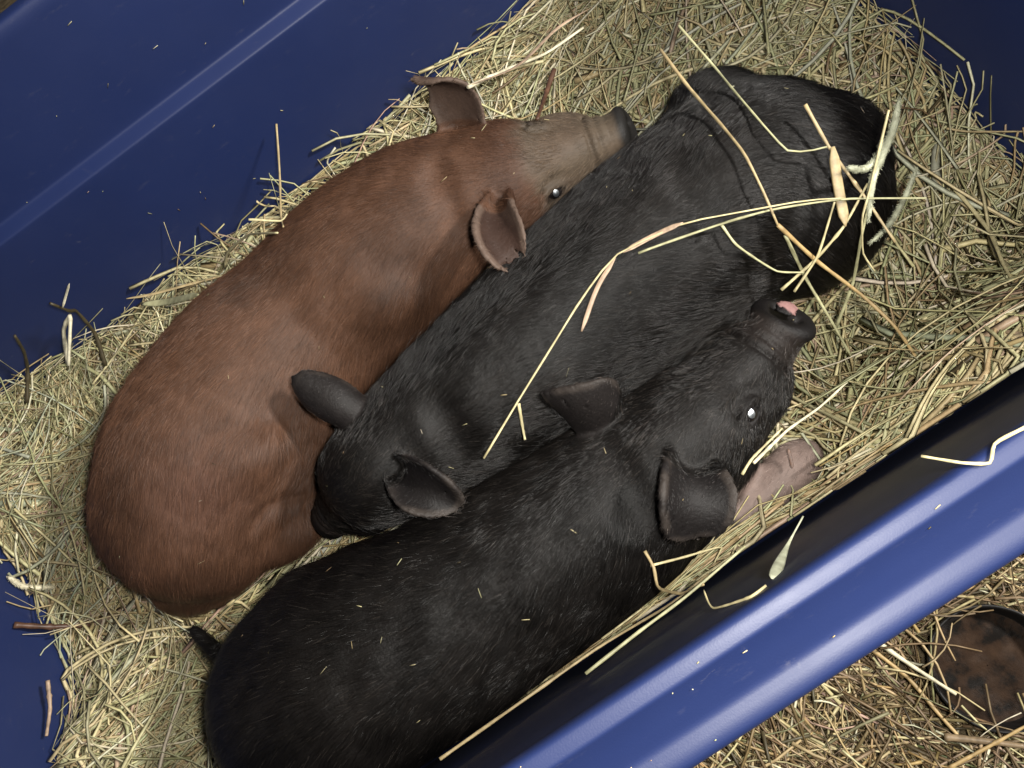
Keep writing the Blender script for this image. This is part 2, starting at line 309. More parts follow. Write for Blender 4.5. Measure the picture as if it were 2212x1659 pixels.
def build_field(spec):
    F = Field(); sp = catmull(spec['spine'], 6)
    for a, b in zip(sp[:-1], sp[1:]): F.cone(a[:3], a[3], b[:3], b[3], 0)
    I3 = np.eye(3)
    for c, r, k in spec.get('lumps', []): F.ellipsoid(c, I3, r, k)
    for chain, k in spec.get('limbs', []):
        q = catmull(chain, 5)
        for a, b in zip(q[:-1], q[1:]): F.cone(a[:3], a[3], b[:3], b[3], k)
    h = spec['head']; L = h['L']; f, s_, u = head_axes(h); C = np.array(h['c']); R = np.stack([f, s_, u])
    at = lambda x, y, z: C+L*(x*f+y*s_+z*u)
    F.ellipsoid(C, R, np.array([.36, .32, .31])*L, .022)
    for sg in (-1, 1):
        F.ellipsoid(at(.02, sg*.18, -.15), R, np.array([.27, .17, .20])*L, .018)          # jowl
        F.ellipsoid(at(.13, sg*.145, .155), R, np.array([.13, .075, .065])*L, .014)       # brow
        F.ellipsoid(at(.36, sg*.165, -.10), R, np.array([.24, .12, .13])*L, .016)          # cheek
    F.cone(at(.12, 0, .0), .255*L, at(.50, 0, -.04), .182*L, .02)
    F.cone(at(.50, 0, -.04), .182*L, at(.735, 0, -.050), .150*L, .012)                    # muzzle
    F.cone(at(.10, 0, -.20), .17*L, at(.62, 0, -.20), .085*L, .016)                       # jaw
    td = math.radians(h.get('disc', 24)); fd = f*math.cos(td)+u*math.sin(td); Rd = np.stack([fd, s_, np.cross(fd, s_)]); DC = at(.785, 0, -.035)
    F.ellipsoid(DC, Rd, np.array([.060, .178, .150])*L*h.get('disc_scale', 1.0), .006)                              # snout disc
    for x in (.69, .63, .565):                                                            # creases across the snout
        g = (x-.5)/.235; rr = .182-.032*g+.0055; zc = -.04-.01*g
        a = [at(x-.02*math.cos(t), rr*math.sin(t), zc+rr*math.cos(t)) for t in np.linspace(-1.6, 1.6, 13)]
        for p, q in zip(a[:-1], a[1:]): F.cone(p, .0028*L+.0004, q, .0028*L+.0004, .006, True)
    F.ellipsoid(DC+fd*.058*L, Rd, np.array([.022, .142, .116])*L, .006, True)               # hollow of the disc
    for sg in (-1, 1):
        F.ellipsoid(DC+fd*.05*L+s_*sg*.065*L, Rd, np.array([.040, .024, .036])*L, .004, True)
        ec, lk, e1, e2 = eye_frame(h, sg)
        F.ellipsoid(ec+lk*.030*L, np.stack([e1, lk, e2]), np.array([.075, .034, .050])*L, .008, True)   # eye socket
        loop = [ec+lk*.016*L+L*(.070*math.cos(t)*e1+.046*math.sin(t)*e2) for t in np.linspace(0, 2*math.pi, 13)]
        for n_, (p, q) in enumerate(zip(loop[:-1], loop[1:])): rr = (.017 if n_ < 6 else .012)*L; F.cone(p, rr, q, rr, .005)   # lids
        arch = [ec+lk*.020*L+L*(.13*math.cos(t)*e1+.105*math.sin(t)*e2) for t in np.linspace(.5, 2.6, 7)]
        for p, q in zip(arch[:-1], arch[1:]): F.cone(p, .009*L, q, .009*L, .010, True)     # crease above the eye
    for chain in spec.get('creases', []):
        q = catmull(chain, 5)
        for a, b in zip(q[:-1], q[1:]): F.cone(a[:3], a[3], b[:3], b[3], .016, True)
    for e in spec['ears']:
        p, r = ear_points(e); F.sheet(p, r, .007)
    if 'tail' in spec:
        q = catmull(spec['tail'], 5)
        for a, b in zip(q[:-1], q[1:]): F.cone(a[:3], a[3], b[:3], b[3], .005)
    return F.D

def press_together(Ds):
    """where two piglets lie against each other both give way and meet face to face"""
    out = []
    for i, D in enumerate(Ds):
        E = D.copy()
        for j, O in enumerate(Ds):
            if i != j:
                c = (D-O)/2+.0008; m = (D < .05) & (O < .05)
                h = np.maximum(.014-np.abs(E-c), 0)/.014
                E = np.where(m, np.maximum(E, c)+h*h*h*.014/6, E)
        z = (GRID_LO[2]+VOX*np.arange(GRID_N[2]))[None, None, :]; y = (GRID_LO[1]+VOX*np.arange(GRID_N[1]))[None, :, None]
        w = (TC[1]-tote_half(z)[1]+.003)-y                       # and the near wall flattens what leans on it
        h = np.maximum(.02-np.abs(E-w), 0)/.02; E = np.maximum(E, w)+h*h*h*.02/6
        out.append(E.astype(np.float32))
    return out

def sample(D, p):
    g = (np.asarray(p)-GRID_LO)/VOX; i = np.clip(np.round(g).astype(int), 0, GRID_N-1)
    d = D[i[..., 0], i[..., 1], i[..., 2]]
    inside = ((g > -1) & (g < GRID_N+1)).all(-1)
    return np.where(inside, d, .06)

def sample_grad(D, p):
    e = VOX*1.5; g = np.stack([sample(D, p+np.eye(3)[k]*e)-sample(D, p-np.eye(3)[k]*e) for k in range(3)], -1)
    n = np.linalg.norm(g, axis=-1, keepdims=True); return g/np.maximum(n, 1e-6)

# ---------------------------------------------------------------- tote and hay levels
TC = np.array([-.085, .3275])           # centre of the tote
FLOOR_Z, RIM_Z = .012, .47
def tote_half(z):
    """inner half length and half width of the tote at height z"""
    z = np.asarray(z, float)
    lo = np.interp(z, [0, .3250, .3310, .47], [0.0, .0125, .0265, .0330])
    return .530+lo*1.3, .300+lo*1.1
def wob(x, y, s=1.0):
    return (np.sin(7.1*x*s+1.3)*np.cos(9.3*y*s-.4)+.6*np.sin(17.7*x*s-11.1*y*s+2.1)+.4*np.cos(31*x*s+23*y*s))/2
def hay_z(x, y):
    u = (x-TC[0])/.53; v = (y-TC[1])/.30
    z = .105+.012*wob(x, y)
    z = z+.075*np.clip((u-.35)/.65, 0, 1)**1.3*np.clip((v+.95)/1.7, 0, 1)       # heap in the far right corner
    z = z+.035*np.clip((-u-.72)/.28, 0, 1)*np.clip((v+.3)/.8, 0, 1)             # and at the far left
    z = z+.035*np.clip((np.abs(v)-.7)/.3, 0, 1)
    z = z+.085*np.exp(-((x+.60)**2+(y-.20)**2)/.055**2)+.05*np.exp(-((x+.61)**2+(y-.50)**2)/.06**2)
    z = z+.055*np.clip((-v-.72)/.28, 0, 1)*np.clip((u+.8)/.9, 0, 1)             # pushed up the near wall
    z = z+.125*np.clip((u-.44)/.25, 0, 1)*np.clip((-v-.70)/.30, 0, 1)
    return z

# ---------------------------------------------------------------- helpers
def lin(r, g, b):
    f = lambda c: (c/255)/12.92 if c/255 <= .04045 else ((c/255+.055)/1.055)**2.4
    return (f(r), f(g), f(b))
def tag(o, label=None, cat=None, group=None, kind=None):
    for k, v in (('label', label), ('category', cat), ('group', group), ('kind', kind)):
        if v: o[k] = v
    return o
def empty(name, loc): o = bpy.data.objects.new(name, None); o.location = loc; COL.objects.link(o); return o
def mesh_obj(name, verts, faces, mat, parent=None, smooth=True, colour=None):
    """faces: (n,4) or (n,3) array or list; colour: per-vertex rgb"""
    me = bpy.data.meshes.new(name); v = np.asarray(verts, np.float32)
    if isinstance(faces, np.ndarray):
        n, k = faces.shape
        me.vertices.add(len(v)); me.vertices.foreach_set('co', v.ravel()); me.loops.add(n*k); me.loops.foreach_set('vertex_index', faces.astype(np.int32).ravel())
        me.polygons.add(n); me.polygons.foreach_set('loop_start', np.arange(0, n*k, k, dtype=np.int32)); me.update(calc_edges=True)
    else: me.from_pydata([tuple(p) for p in v], [], faces); me.update()
    me.polygons.foreach_set('use_smooth', np.full(len(me.polygons), smooth)); me.validate()
    if colour is not None:
        a = me.attributes.new('tint', 'FLOAT_COLOR', 'POINT'); c = np.ones((len(v), 4), np.float32); c[:, :3] = colour; a.data.foreach_set('color', c.ravel())
    me.materials.append(mat); o = bpy.data.objects.new(name, me); COL.objects.link(o)
    if parent is not None: o.parent = parent; o.matrix_parent_inverse = Matrix.Translation(-Vector(parent.location))
    return o
class Nodes:
    def __init__(s, name):
        s.m = bpy.data.materials.new(name); s.m.use_nodes = True; s.t = s.m.node_tree; s.b = s.t.nodes['Principled BSDF']; s.out = s.t.nodes['Material Output']
    def n(s, kind, **kw):
        x = s.t.nodes.new(kind)
        for k, v in kw.items(): setattr(x, k, v)
        return x
    def l(s, a, b): s.t.links.new(a, b)
    def set(s, **kw):
        for k, v in kw.items(): s.b.inputs[k.replace('_', ' ')].default_value = v
    def noise(s, scale, detail=4, rough=.55, vec=None, obj=True):
        x = s.n('ShaderNodeTexNoise'); x.inputs['Scale'].default_value = scale; x.inputs['Detail'].default_value = detail; x.inputs['Roughness'].default_value = rough
        if vec is None: vec = s.n('ShaderNodeTexCoord').outputs['Object']
        s.l(vec, x.inputs['Vector']); return x.outputs['Fac']
    def ramp(s, fac, stops):
        x = s.n('ShaderNodeValToRGB'); e = x.color_ramp.elements
        while len(e) < len(stops): e.new(.5)
        for i, (p, c) in enumerate(stops): e[i].position = p; e[i].color = (*c, 1) if len(c) == 3 else c
        s.l(fac, x.inputs[0]); return x.outputs[0]
    def mix(s, fac, a, b, mode='MIX'):
        x = s.n('ShaderNodeMix', data_type='RGBA', blend_type=mode)
        for inp, v in ((x.inputs[0], fac), (x.inputs[6], a), (x.inputs[7], b)):
            if hasattr(v, 'is_linked'): s.l(v, inp)
            else: inp.default_value = v if isinstance(v, (int, float)) else (*v, 1)
        return x.outputs[2]
    def bump(s, h, strength, dist=.002):
        x = s.n('ShaderNodeBump'); x.inputs['Strength'].default_value = strength; x.inputs['Distance'].default_value = dist
        s.l(h, x.inputs['Height']); s.l(x.outputs[0], s.b.inputs['Normal'])
    def attr(s, name): x = s.n('ShaderNodeAttribute'); x.attribute_name = name; return x.outputs['Color']

# ---------------------------------------------------------------- materials
def mat_plastic():
    N = Nodes('blue_plastic'); tc = N.n('ShaderNodeTexCoord').outputs['Object']
    mp = N.n('ShaderNodeMapping'); mp.inputs['Scale'].default_value = (5, 5, 16); mp.inputs['Rotation'].default_value = (.1, .2, .4); N.l(tc, mp.inputs[0])
    big = N.noise(3.2, 5, .6, tc); base = N.ramp(big, [(.3, (.0088, .0185, .078)), (.75, (.012, .0245, .100))])
    dust = N.ramp(N.noise(9, 9, .7, mp.outputs[0]), [(.60, (0, 0, 0)), (.80, (1, 1, 1))])
    scr = N.ramp(N.noise(55, 4, .6, tc), [(.60, (0, 0, 0)), (.74, (1, 1, 1))])
    smear = N.n('ShaderNodeMath', operation='MULTIPLY'); N.l(dust, smear.inputs[0]); N.l(scr, smear.inputs[1])
    sm2 = N.n('ShaderNodeMath', operation='MULTIPLY'); N.l(smear.outputs[0], sm2.inputs[0]); sm2.inputs[1].default_value = .5
    sm3 = N.n('ShaderNodeMath', operation='MULTIPLY_ADD'); N.l(dust, sm3.inputs[0]); sm3.inputs[1].default_value = .07; N.l(sm2.outputs[0], sm3.inputs[2])
    col = N.mix(sm3.outputs[0], base, (.33, .31, .29)); N.l(col, N.b.inputs['Base Color'])
    r = N.n('ShaderNodeMapRange'); r.inputs[3].default_value = .46; r.inputs[4].default_value = .62; N.l(N.noise(14, 6, .65, tc), r.inputs[0]); N.l(r.outputs[0], N.b.inputs['Roughness'])
    N.bump(N.noise(900, 2, .5, tc), .10, .0006); N.set(Specular_IOR_Level=.58); return N.m
def mat_straw(name='dry_grass', trans=.12):
    N = Nodes(name); c = N.attr('tint'); tc = N.n('ShaderNodeTexCoord').outputs['Object']
    v = N.ramp(N.noise(160, 3, .6, tc), [(.3, (.68, .66, .62)), (.7, (1.12, 1.12, 1.1))])
    N.l(N.mix(1.0, c, v, 'MULTIPLY'), N.b.inputs['Base Color']); N.set(Roughness=.48, Specular_IOR_Level=.45)
    N.b.inputs['Transmission Weight'].default_value = 0; return N.m
def mat_tint(name, rough, spec, bump=None, sub=0):
    N = Nodes(name); c = N.attr('tint'); tc = N.n('ShaderNodeTexCoord').outputs['Object']
    v = N.ramp(N.noise(70, 5, .65, tc), [(.25, (.72, .72, .72)), (.75, (1.15, 1.15, 1.15))])
    N.l(N.mix(1.0, c, v, 'MULTIPLY'), N.b.inputs['Base Color']); N.set(Roughness=rough, Specular_IOR_Level=spec)
    if bump: N.bump(N.noise(bump[0], 4, .6, tc), bump[1], .0015)
    return N.m
def mat_hair(name, rough, spec):
    N = Nodes(name); N.l(N.attr('tint'), N.b.inputs['Base Color']); N.set(Roughness=rough, Specular_IOR_Level=spec); return N.m
def mat_plain(name, col, rough, spec=.5, metal=0):
    N = Nodes(name); tc = N.n('ShaderNodeTexCoord').outputs['Object']
    N.l(N.ramp(N.noise(120, 4, .6, tc), [(.3, tuple(c*.75 for c in col)), (.7, tuple(min(c*1.15, 1) for c in col))]), N.b.inputs['Base Color'])
    N.set(Roughness=rough, Specular_IOR_Level=spec, Metallic=metal); return N.m
PLASTIC = mat_plastic(); STRAW = mat_straw(); SKIN = mat_tint('piglet_skin', .55, .20, (420, .4)); 
HAIR = {'brown': mat_hair('brown_bristles', .42, .4), 'black': mat_hair('black_bristles', .33, .42)}
EYE = mat_plain('eye_black', (.012, .010, .010), .08, .6); GLINT = mat_plain('eye_shine', (.80, .86, 1.0), .34, .5, 1.0)  # second one: pale metal, the lamp's shine put into the eye's colour

# ---------------------------------------------------------------- ground
def mat_ground():
    N = Nodes('earth_and_chaff'); tc = N.n('ShaderNodeTexCoord').outputs['Object']
    mp = N.n('ShaderNodeMapping'); mp.inputs['Scale'].default_value = (1, 4, 1); N.l(tc, mp.inputs[0])
    N.l(N.ramp(N.noise(45, 8, .7, mp.outputs[0]), [(.3, (.045, .032, .018)), (.5, (.12, .09, .05)), (.72, (.26, .20, .11))]), N.b.inputs['Base Color'])
    N.bump(N.noise(120, 6, .7, mp.outputs[0]), .8, .006); N.set(Roughness=.9); return N.m
GROUND_Z = -.012
gx = np.linspace(-2.6, 2.6, 120); gv = np.array([(x, y, GROUND_Z+.004*float(wob(x, y, 1.7)) if 1 else 0) for y in gx for x in gx])
gi = np.arange(119*120).reshape(119, 120)[:, :119].ravel(); gf = np.stack([gi, gi+1, gi+121, gi+120], 1)
gv[:, 2] = np.where((np.abs(gv[:, 0]-TC[0]) < .68) & (np.abs(gv[:, 1]-TC[1]) < .42), GROUND_Z-.006, gv[:, 2])
tag(mesh_obj('ground', gv, gf, mat_ground()), kind='structure')

# ---------------------------------------------------------------- the blue tote
def ring(hx, hy, z, r, bow=0.0, n=9, m=14):
    """rounded rectangle, sides split so that they can bow outward a little"""
    p = []
    cs = [(hx-r, hy-r, 0), (-hx+r, hy-r, 90), (-hx+r, -hy+r, 180), (hx-r, -hy+r, 270)]
    for i, (cx, cy, a0) in enumerate(cs):
        for k in range(n): a = math.radians(a0+90*k/(n-1)); p.append((cx+r*math.cos(a), cy+r*math.sin(a), z))
        nx_, ny_, _ = cs[(i+1) % 4]; a = math.radians(a0+90); e0 = Vector(p[-1]); e1 = Vector((nx_+r*math.cos(a), ny_+r*math.sin(a), z))
        for k in range(1, m):
            t = k/m; q = e0.lerp(e1, t); w = bow*math.sin(math.pi*t); p.append((q.x+math.cos(a)*w, q.y+math.sin(a)*w, z))
    return np.array(p)
def shell(stations):
    """stations: (extra length, extra width, z, corner radius)"""
    R = [ring(*s) for s in stations]; m = len(R[0]); V = np.vstack(R)
    i = np.arange(m); j = (i+1) % m; F = np.vstack([np.stack([k*m+i, k*m+j, (k+1)*m+j, (k+1)*m+i], 1) for k in range(len(R)-1)])
    return V, F, m
tote = tag(empty('storage_tote', (TC[0], TC[1], 0)), 'large blue plastic storage tote bedded with hay and holding three piglets', 'tote')
def inner(z, d=0.0, r=.075):
    hx, hy = tote_half(z); return (float(hx)+d, float(hy)+d, float(z), r)
def arc(p0, p1, p2, n=5):
    return [tuple(((1-t)**2*a+2*t*(1-t)*b+t*t*c) for a, b, c in zip(p0, p1, p2)) for t in np.linspace(0, 1, n)]
st = [(.05, .05, FLOOR_Z, .02), (.49, .26, FLOOR_Z, .055), (.515, .285, FLOOR_Z+.004, .065), (.526, .296, FLOOR_Z+.016, .07)]
st += [inner(z) for z in np.linspace(.04, .318, 8)]
a, b = inner(.3250), inner(.3310)
st += arc(inner(.3232), (a[0], a[1], .3252, .075), (a[0]+.0022, a[1]+.0022, .3261, .075), 5)
st += [(a[0]+.0065, a[1]+.0065, .3275, .075), (b[0]-.0045, b[1]-.0045, .3293, .075)]
st += arc((b[0]-.0020, b[1]-.0020, .3301, .075), (b[0], b[1], .3310, .075), inner(.3335), 5)
st += [inner(.3400)]
st += [inner(z) for z in np.linspace(.352, .4540, 6)]
top = inner(.4540)
outer = [(top[0]+.004, top[1]+.004, .450, .079)]+[(inner(z, .0035)[0], inner(z, .0035)[1], z, .0785) for z in np.linspace(.440, .35, 5)]
outer += [(inner(z, .0035)[0], inner(z, .0035)[1], z, .0785) for z in (.331, .325)]+[(inner(z, .0035)[0], inner(z, .0035)[1], z, .0785) for z in np.linspace(.30, .02, 8)]
outer += [(.525, .295, .002, .07), (.51, .28, -.003, .06), (.05, .05, -.003, .02)]
def place(V): V = V.copy(); V[:, 0] += TC[0]; V[:, 1] += TC[1]; return V
V, F, m = shell(st); V2, F2, _ = shell(outer)
for W_, ex in ((V, 0.0), (V2, .0035)):                       # the near wall runs straight up, without the ledge of the far one
    for r0 in range(0, len(W_), m):
        q = W_[r0:r0+m]; z_ = q[0, 2]; hy_ = np.abs(q[:, 1]).max()
        if .03 < z_ < .45: k_ = (.300+1.1*.0330*z_/.47+ex)/hy_; q[:, 1] = np.where(q[:, 1] < 0, q[:, 1]*(1+(k_-1)*np.clip(-q[:, 1]/.2, 0, 1)), q[:, 1])
V = np.vstack([V, V2]); F = np.vstack([F, F2+len(V)-len(V2)]); V = place(V)
cen = [list(range(m))]
body = mesh_obj('body', V, F, PLASTIC, tote)
plate = ring(.0505, .0505, FLOOR_Z+.0002, .02); mesh_obj('base_plate', place(plate), [list(range(len(plate)))], PLASTIC, tote)
# rim: rolled inner edge, lid shelf, slope, outer bead, skirt
hx, hy = top[0], top[1]; rp = []
rp += arc((0, 0, .4540), (.0002, .0002, .4696), (.0055, .0055, .4702), 9)
rp += [(.0080, .0080, .4703)]+arc((.0118, .0118, .4702), (.0136, .0136, .4702), (.0146, .0146, .4685), 4)
rp += [(.019, .019, .4628), (.0245, .0245, .4575), (.0300, .0300, .4528)]
rp += arc((.0322, .0322, .4510), (.0345, .0345, .4492), (.0370, .0370, .4494), 4)
rp += [(.0400, .0400, .4498), (.0430, .0430, .4497)]
rp += arc((.0445, .0445, .4494), (.0492, .0492, .4486), (.0500, .0500, .4435), 6)
rp += [(.0503, .0503, .4350), (.0505, .0505, .4220), (.0488, .0488, .4212), (.0480, .0480, .4330), (.0470, .0470, .4440), (.0370, .0370, .4462), (.0310, .0310, .4480), (.020, .020, .4580), (.0045, .0045, .4560)]
V, F, _ = shell([(hx+a_, hy+b_, z, .075+a_) for a_, b_, z in rp]); rim = mesh_obj('rim', place(V), F, PLASTIC, tote)

# ---------------------------------------------------------------- piglets
def surface_nets(D, lo):
    S = D < 0; nx, ny, nz = D.shape
    cnt = sum(S[i:nx-1+i, j:ny-1+j, k:nz-1+k].astype(np.int8) for i in (0, 1) for j in (0, 1) for k in (0, 1))
    act = np.argwhere((cnt > 0) & (cnt < 8)); idx = np.full((nx-1, ny-1, nz-1), -1, np.int32); idx[tuple(act.T)] = np.arange(len(act))
    acc = np.zeros((len(act), 3)); num = np.zeros(len(act)); co = [(i, j, k) for i in (0, 1) for j in (0, 1) for k in (0, 1)]
    val = {c: D[act[:, 0]+c[0], act[:, 1]+c[1], act[:, 2]+c[2]] for c in co}
    for a in co:
        for ax in range(3):
            if a[ax] == 0:
                b = list(a); b[ax] = 1; b = tuple(b); va, vb = val[a], val[b]; cr = (va < 0) != (vb < 0); t = np.where(cr, va/np.where(cr, va-vb, 1), 0)
                p = np.tile(np.array(a, float), (len(act), 1)); p[:, ax] = t; acc += np.where(cr[:, None], p, 0); num += cr
    V = lo+VOX*(act+acc/num[:, None]); Q = []
    for ax in range(3):
        o1, o2 = (ax+1) % 3, (ax+2) % 3; sl0 = [slice(1, -1)]*3; sl1 = [slice(1, -1)]*3; sl0[ax] = slice(0, -1); sl1[ax] = slice(1, None)
        A, B = S[tuple(sl0)], S[tuple(sl1)]
        for flip, mask in ((0, A & ~B), (1, ~A & B)):
            e = np.argwhere(mask); off = np.array([1, 1, 1]); off[ax] = 0; e = e+off; q = []
            for d1, d2 in ((-1, -1), (0, -1), (0, 0), (-1, 0)):
                c = e.copy(); c[:, o1] += d1; c[:, o2] += d2; q.append(idx[c[:, 0], c[:, 1], c[:, 2]])
            q = np.stack(q, 1); Q.append(q[:, ::-1] if flip else q)
    return V, np.vstack(Q)
def relax(V, Q, n, lam=.5):
    e = np.vstack([Q[:, [0, 1]], Q[:, [1, 2]], Q[:, [2, 3]], Q[:, [3, 0]]]); e = np.vstack([e, e[:, ::-1]]); deg = np.bincount(e[:, 0], minlength=len(V))[:, None]
    for _ in range(n):
        s = np.stack([np.bincount(e[:, 0], weights=V[e[:, 1], k], minlength=len(V)) for k in range(3)], 1); V = V+lam*(s/np.maximum(deg, 1)-V)
    return V
def smoothnoise(p, s, seed=0):
    r = np.random.default_rng(seed); out = np.zeros(len(p))
    for k in range(7):
        w = r.normal(size=3); w /= np.linalg.norm(w); out += np.sin(p@w*s*(.7+.2*k)+r.uniform(0, 6.28))
    return out/3.0
def sstep(a, b, x): t = np.clip((x-a)/(b-a), 0, 1); return t*t*(3-2*t)

fields = press_together([build_field(PIGLETS[k]) for k in PIGLETS])
ALL = np.minimum.reduce(fields)

def piglet(key, D, label, coat, nhair):
    spec = PIGLETS[key]; h = spec['head']; f, s_, u = head_axes(h); L = h['L']; C0 = np.array(h['c'])
    ii = np.argwhere(D < .01); i0 = np.maximum(ii.min(0)-2, 0); i1 = np.minimum(ii.max(0)+3, GRID_N); sub = D[i0[0]:i1[0], i0[1]:i1[1], i0[2]:i1[2]]
    V, Q = surface_nets(sub, GRID_LO+VOX*i0); V = relax(V, Q, 2, .45)
    nr = np.cross(V[Q[:, 2]]-V[Q[:, 0]], V[Q[:, 3]]-V[Q[:, 1]]); nv = np.stack([np.bincount(Q.ravel(), weights=np.repeat(nr[:, k], 4), minlength=len(V)) for k in range(3)], 1)
    nv /= np.maximum(np.linalg.norm(nv, axis=1, keepdims=True), 1e-12)
    if (nv*sample_grad(D, V)).sum(1).mean() < 0: Q = Q[:, ::-1]; nv = -nv
    # faint folds and muscle relief
    V = V+nv*(.0009*smoothnoise(V, 42, 3)+.0005*smoothnoise(V, 110, 4))[:, None]
    loc = (V-C0)@np.stack([f, s_, u]).T/L                       # head coordinates
    near_head = np.linalg.norm(loc-[.3, 0, 0], axis=1)
    disc = sstep(.715, .765, loc[:, 0]+.35*np.clip(loc[:, 2], -.2, .2)*.5)*(near_head < .8)
    onear = np.full(len(V), 9.0); rimd = np.full(len(V), 9.0)
    for e in spec['ears']:
        p, r = ear_points(e); p = p.reshape(34, 25, 3); box = (V > p.reshape(-1, 3).min(0)-.02).all(1) & (V < p.reshape(-1, 3).max(0)+.02).all(1); w = np.where(box)[0]
        flat = p[8:].reshape(-1, 3); edge = np.vstack([p[6:, 0], p[6:, -1], p[-2]])
        dd = np.sqrt(((V[w][:, None]-flat[None])**2).sum(-1)).min(1) if len(w) else 0; onear[w] = np.minimum(onear[w], dd)
        de = np.sqrt(((V[w][:, None]-edge[None])**2).sum(-1)).min(1) if len(w) else 0; rimd[w] = np.minimum(rimd[w], de)
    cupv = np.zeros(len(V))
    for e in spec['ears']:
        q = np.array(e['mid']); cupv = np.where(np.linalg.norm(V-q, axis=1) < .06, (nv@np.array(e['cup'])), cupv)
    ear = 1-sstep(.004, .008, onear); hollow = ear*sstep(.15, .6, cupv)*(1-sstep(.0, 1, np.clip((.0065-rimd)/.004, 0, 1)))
    edge = (1-sstep(.0036, .0062, rimd))*ear
    t1, t2, t3 = smoothnoise(V, 30, 5), smoothnoise(V, 85, 6), smoothnoise(V, 220, 7)
    mixc = lambda c, d, w: c*(1-w[:, None])+np.array(d)*w[:, None]
    if coat == 'brown':
        c = np.tile(np.array([.086, .0445, .0280]), (len(V), 1)); c *= (1-.28*sstep(.2, 1.3, t1)-.12*sstep(.4, 1.4, t2)+.06*t2+.05*t3)[:, None]
        c = mixc(c, [.13, .072, .056], .55*np.exp(-((V-np.array(spec['pink']))**2).sum(1)/.045**2))
        face = sstep(.10, .24, loc[:, 0]+.25*(.2-np.abs(loc[:, 1]))+.03*t3)*(near_head < 1.0)
        c = mixc(c, [.080, .066, .048], .9*face*(.85+.15*np.clip(t2, -1, 1)))
        band = np.exp(-((loc[:, 0]-.03)/.12)**2)*(near_head < .8)
        c = mixc(c, [.045, .022, .014], .6*band)
        c = mixc(c, [.014, .013, .012], disc)
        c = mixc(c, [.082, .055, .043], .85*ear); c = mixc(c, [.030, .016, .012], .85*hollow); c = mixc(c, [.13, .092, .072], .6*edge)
    else:
        c = np.tile(np.array([.0055, .0046, .0041]), (len(V), 1)); c *= (1+.18*t1+.15*t2+.1*t3)[:, None]
        snout = sstep(.5, .66, loc[:, 0])*(near_head < .8); c = mixc(c, [.022, .017, .015], .7*snout*(1-disc))
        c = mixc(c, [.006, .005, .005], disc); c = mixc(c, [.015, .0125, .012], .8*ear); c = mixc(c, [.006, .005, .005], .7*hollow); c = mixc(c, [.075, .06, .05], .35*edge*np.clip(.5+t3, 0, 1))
        if 'nostril' in spec: c = mixc(c, [.30, .165, .155], 1-sstep(.0092, .0106, np.linalg.norm((V-np.array(spec['nostril']))@np.stack([f, s_, u]).T*[1, .55, 1.0], axis=1)+.0007*t3))
        if 'pale' in spec:
            a, b = np.array(spec['pale'][0]), np.array(spec['pale'][1]); t = ((V-a)@(b-a))/((b-a)@(b-a)); rd = np.linalg.norm(V-a-np.clip(t, 0, 1.6)[:, None]*(b-a), axis=1)
            pale = sstep(-.12, .22, t+.12*t3)*(1-sstep(.030, .034, rd)); c = mixc(c, np.array([.185, .136, .118])*(1-.25*sstep(.1, 1.0, t2))[:, None], pale)
        else: pale = np.zeros(len(V))
    if coat == 'brown': pale = np.zeros(len(V))
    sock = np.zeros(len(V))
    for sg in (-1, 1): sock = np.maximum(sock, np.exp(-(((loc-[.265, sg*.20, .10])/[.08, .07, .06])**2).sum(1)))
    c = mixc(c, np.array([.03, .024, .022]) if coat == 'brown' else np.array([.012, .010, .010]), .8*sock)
    sp = catmull(spec['spine'], 6)[:, :3]; base = sp[0].copy(); base[2] = V[:, 2].min()
    root = empty('piglet', tuple(base)); tag(root, label, 'piglet', 'piglets lying side by side in the tote')
    mesh_obj('body', V, Q, SKIN, root, colour=np.clip(c, 0, 1))
    # coat: one lying bristle per root
    sel = np.where((nv[:, 2] > -.25) & (disc < .3) & (sock < .55) & (D[tuple(np.clip(np.round((V-GRID_LO)/VOX).astype(int), 0, GRID_N-1).T)] < .01))[0]
    dens = np.ones(len(sel)); dens[ear[sel] > .5] = .35; dens[pale[sel] > .5] = .25; dens[(near_head[sel] < .5) & (loc[sel, 0] > .5)] = .35
    k = rng.choice(sel, nhair, p=dens/dens.sum()); p0 = V[k]+rng.normal(size=(nhair, 3))*VOX*.45; n = nv[k]; p0 -= n*((p0-V[k])*n).sum(1)[:, None]
    chain = np.vstack([sp, C0+f*L*.3, C0+f*L*.8])               # tail -> nose
    tan = np.gradient(chain, axis=0); tan /= np.linalg.norm(tan, axis=1, keepdims=True)
    wgt = np.exp(-((p0[:, None]-chain[None])**2).sum(-1)/.035**2)+1e-9; back = -(wgt@tan)/wgt.sum(1)[:, None]
    down = np.array([0, 0, -1.0]); rough_ = .35 if coat == 'brown' else 1.0; swirl = (smoothnoise(p0, 24, 8)*.30+rough_*(smoothnoise(p0, 130, 12)*.16+smoothnoise(p0, 330, 13)*.12))[:, None]
    d = back+.38*down+swirl*np.cross(n, back)+rng.normal(size=(nhair, 3))*.12
    e_ = ear[k] > .5
    d -= n*(d*n).sum(1)[:, None]; d /= np.maximum(np.linalg.norm(d, axis=1, keepdims=True), 1e-6)
    ln = rng.gamma(9, .0125/9, nhair)*(1-.45*(near_head[k] < .85))*(1-.68*e_)*(1-.4*(pale[k] > .5)); lift = np.clip(rng.uniform(.05, .26, nhair)+.07*smoothnoise(p0, 260, 16), .05, .6)
    stray = rng.random(nhair) < .02; lift[stray] += .5; ln[stray] *= 1.2
    T = np.array([0, .34, .68, 1.0]); pts = p0[:, None]+ln[:, None, None]*(d[:, None]*T[None, :, None]+n[:, None]*(lift[:, None]*(T-.55*T*T))[:, :, None]+down*(.10*T*T)[None, :, None])
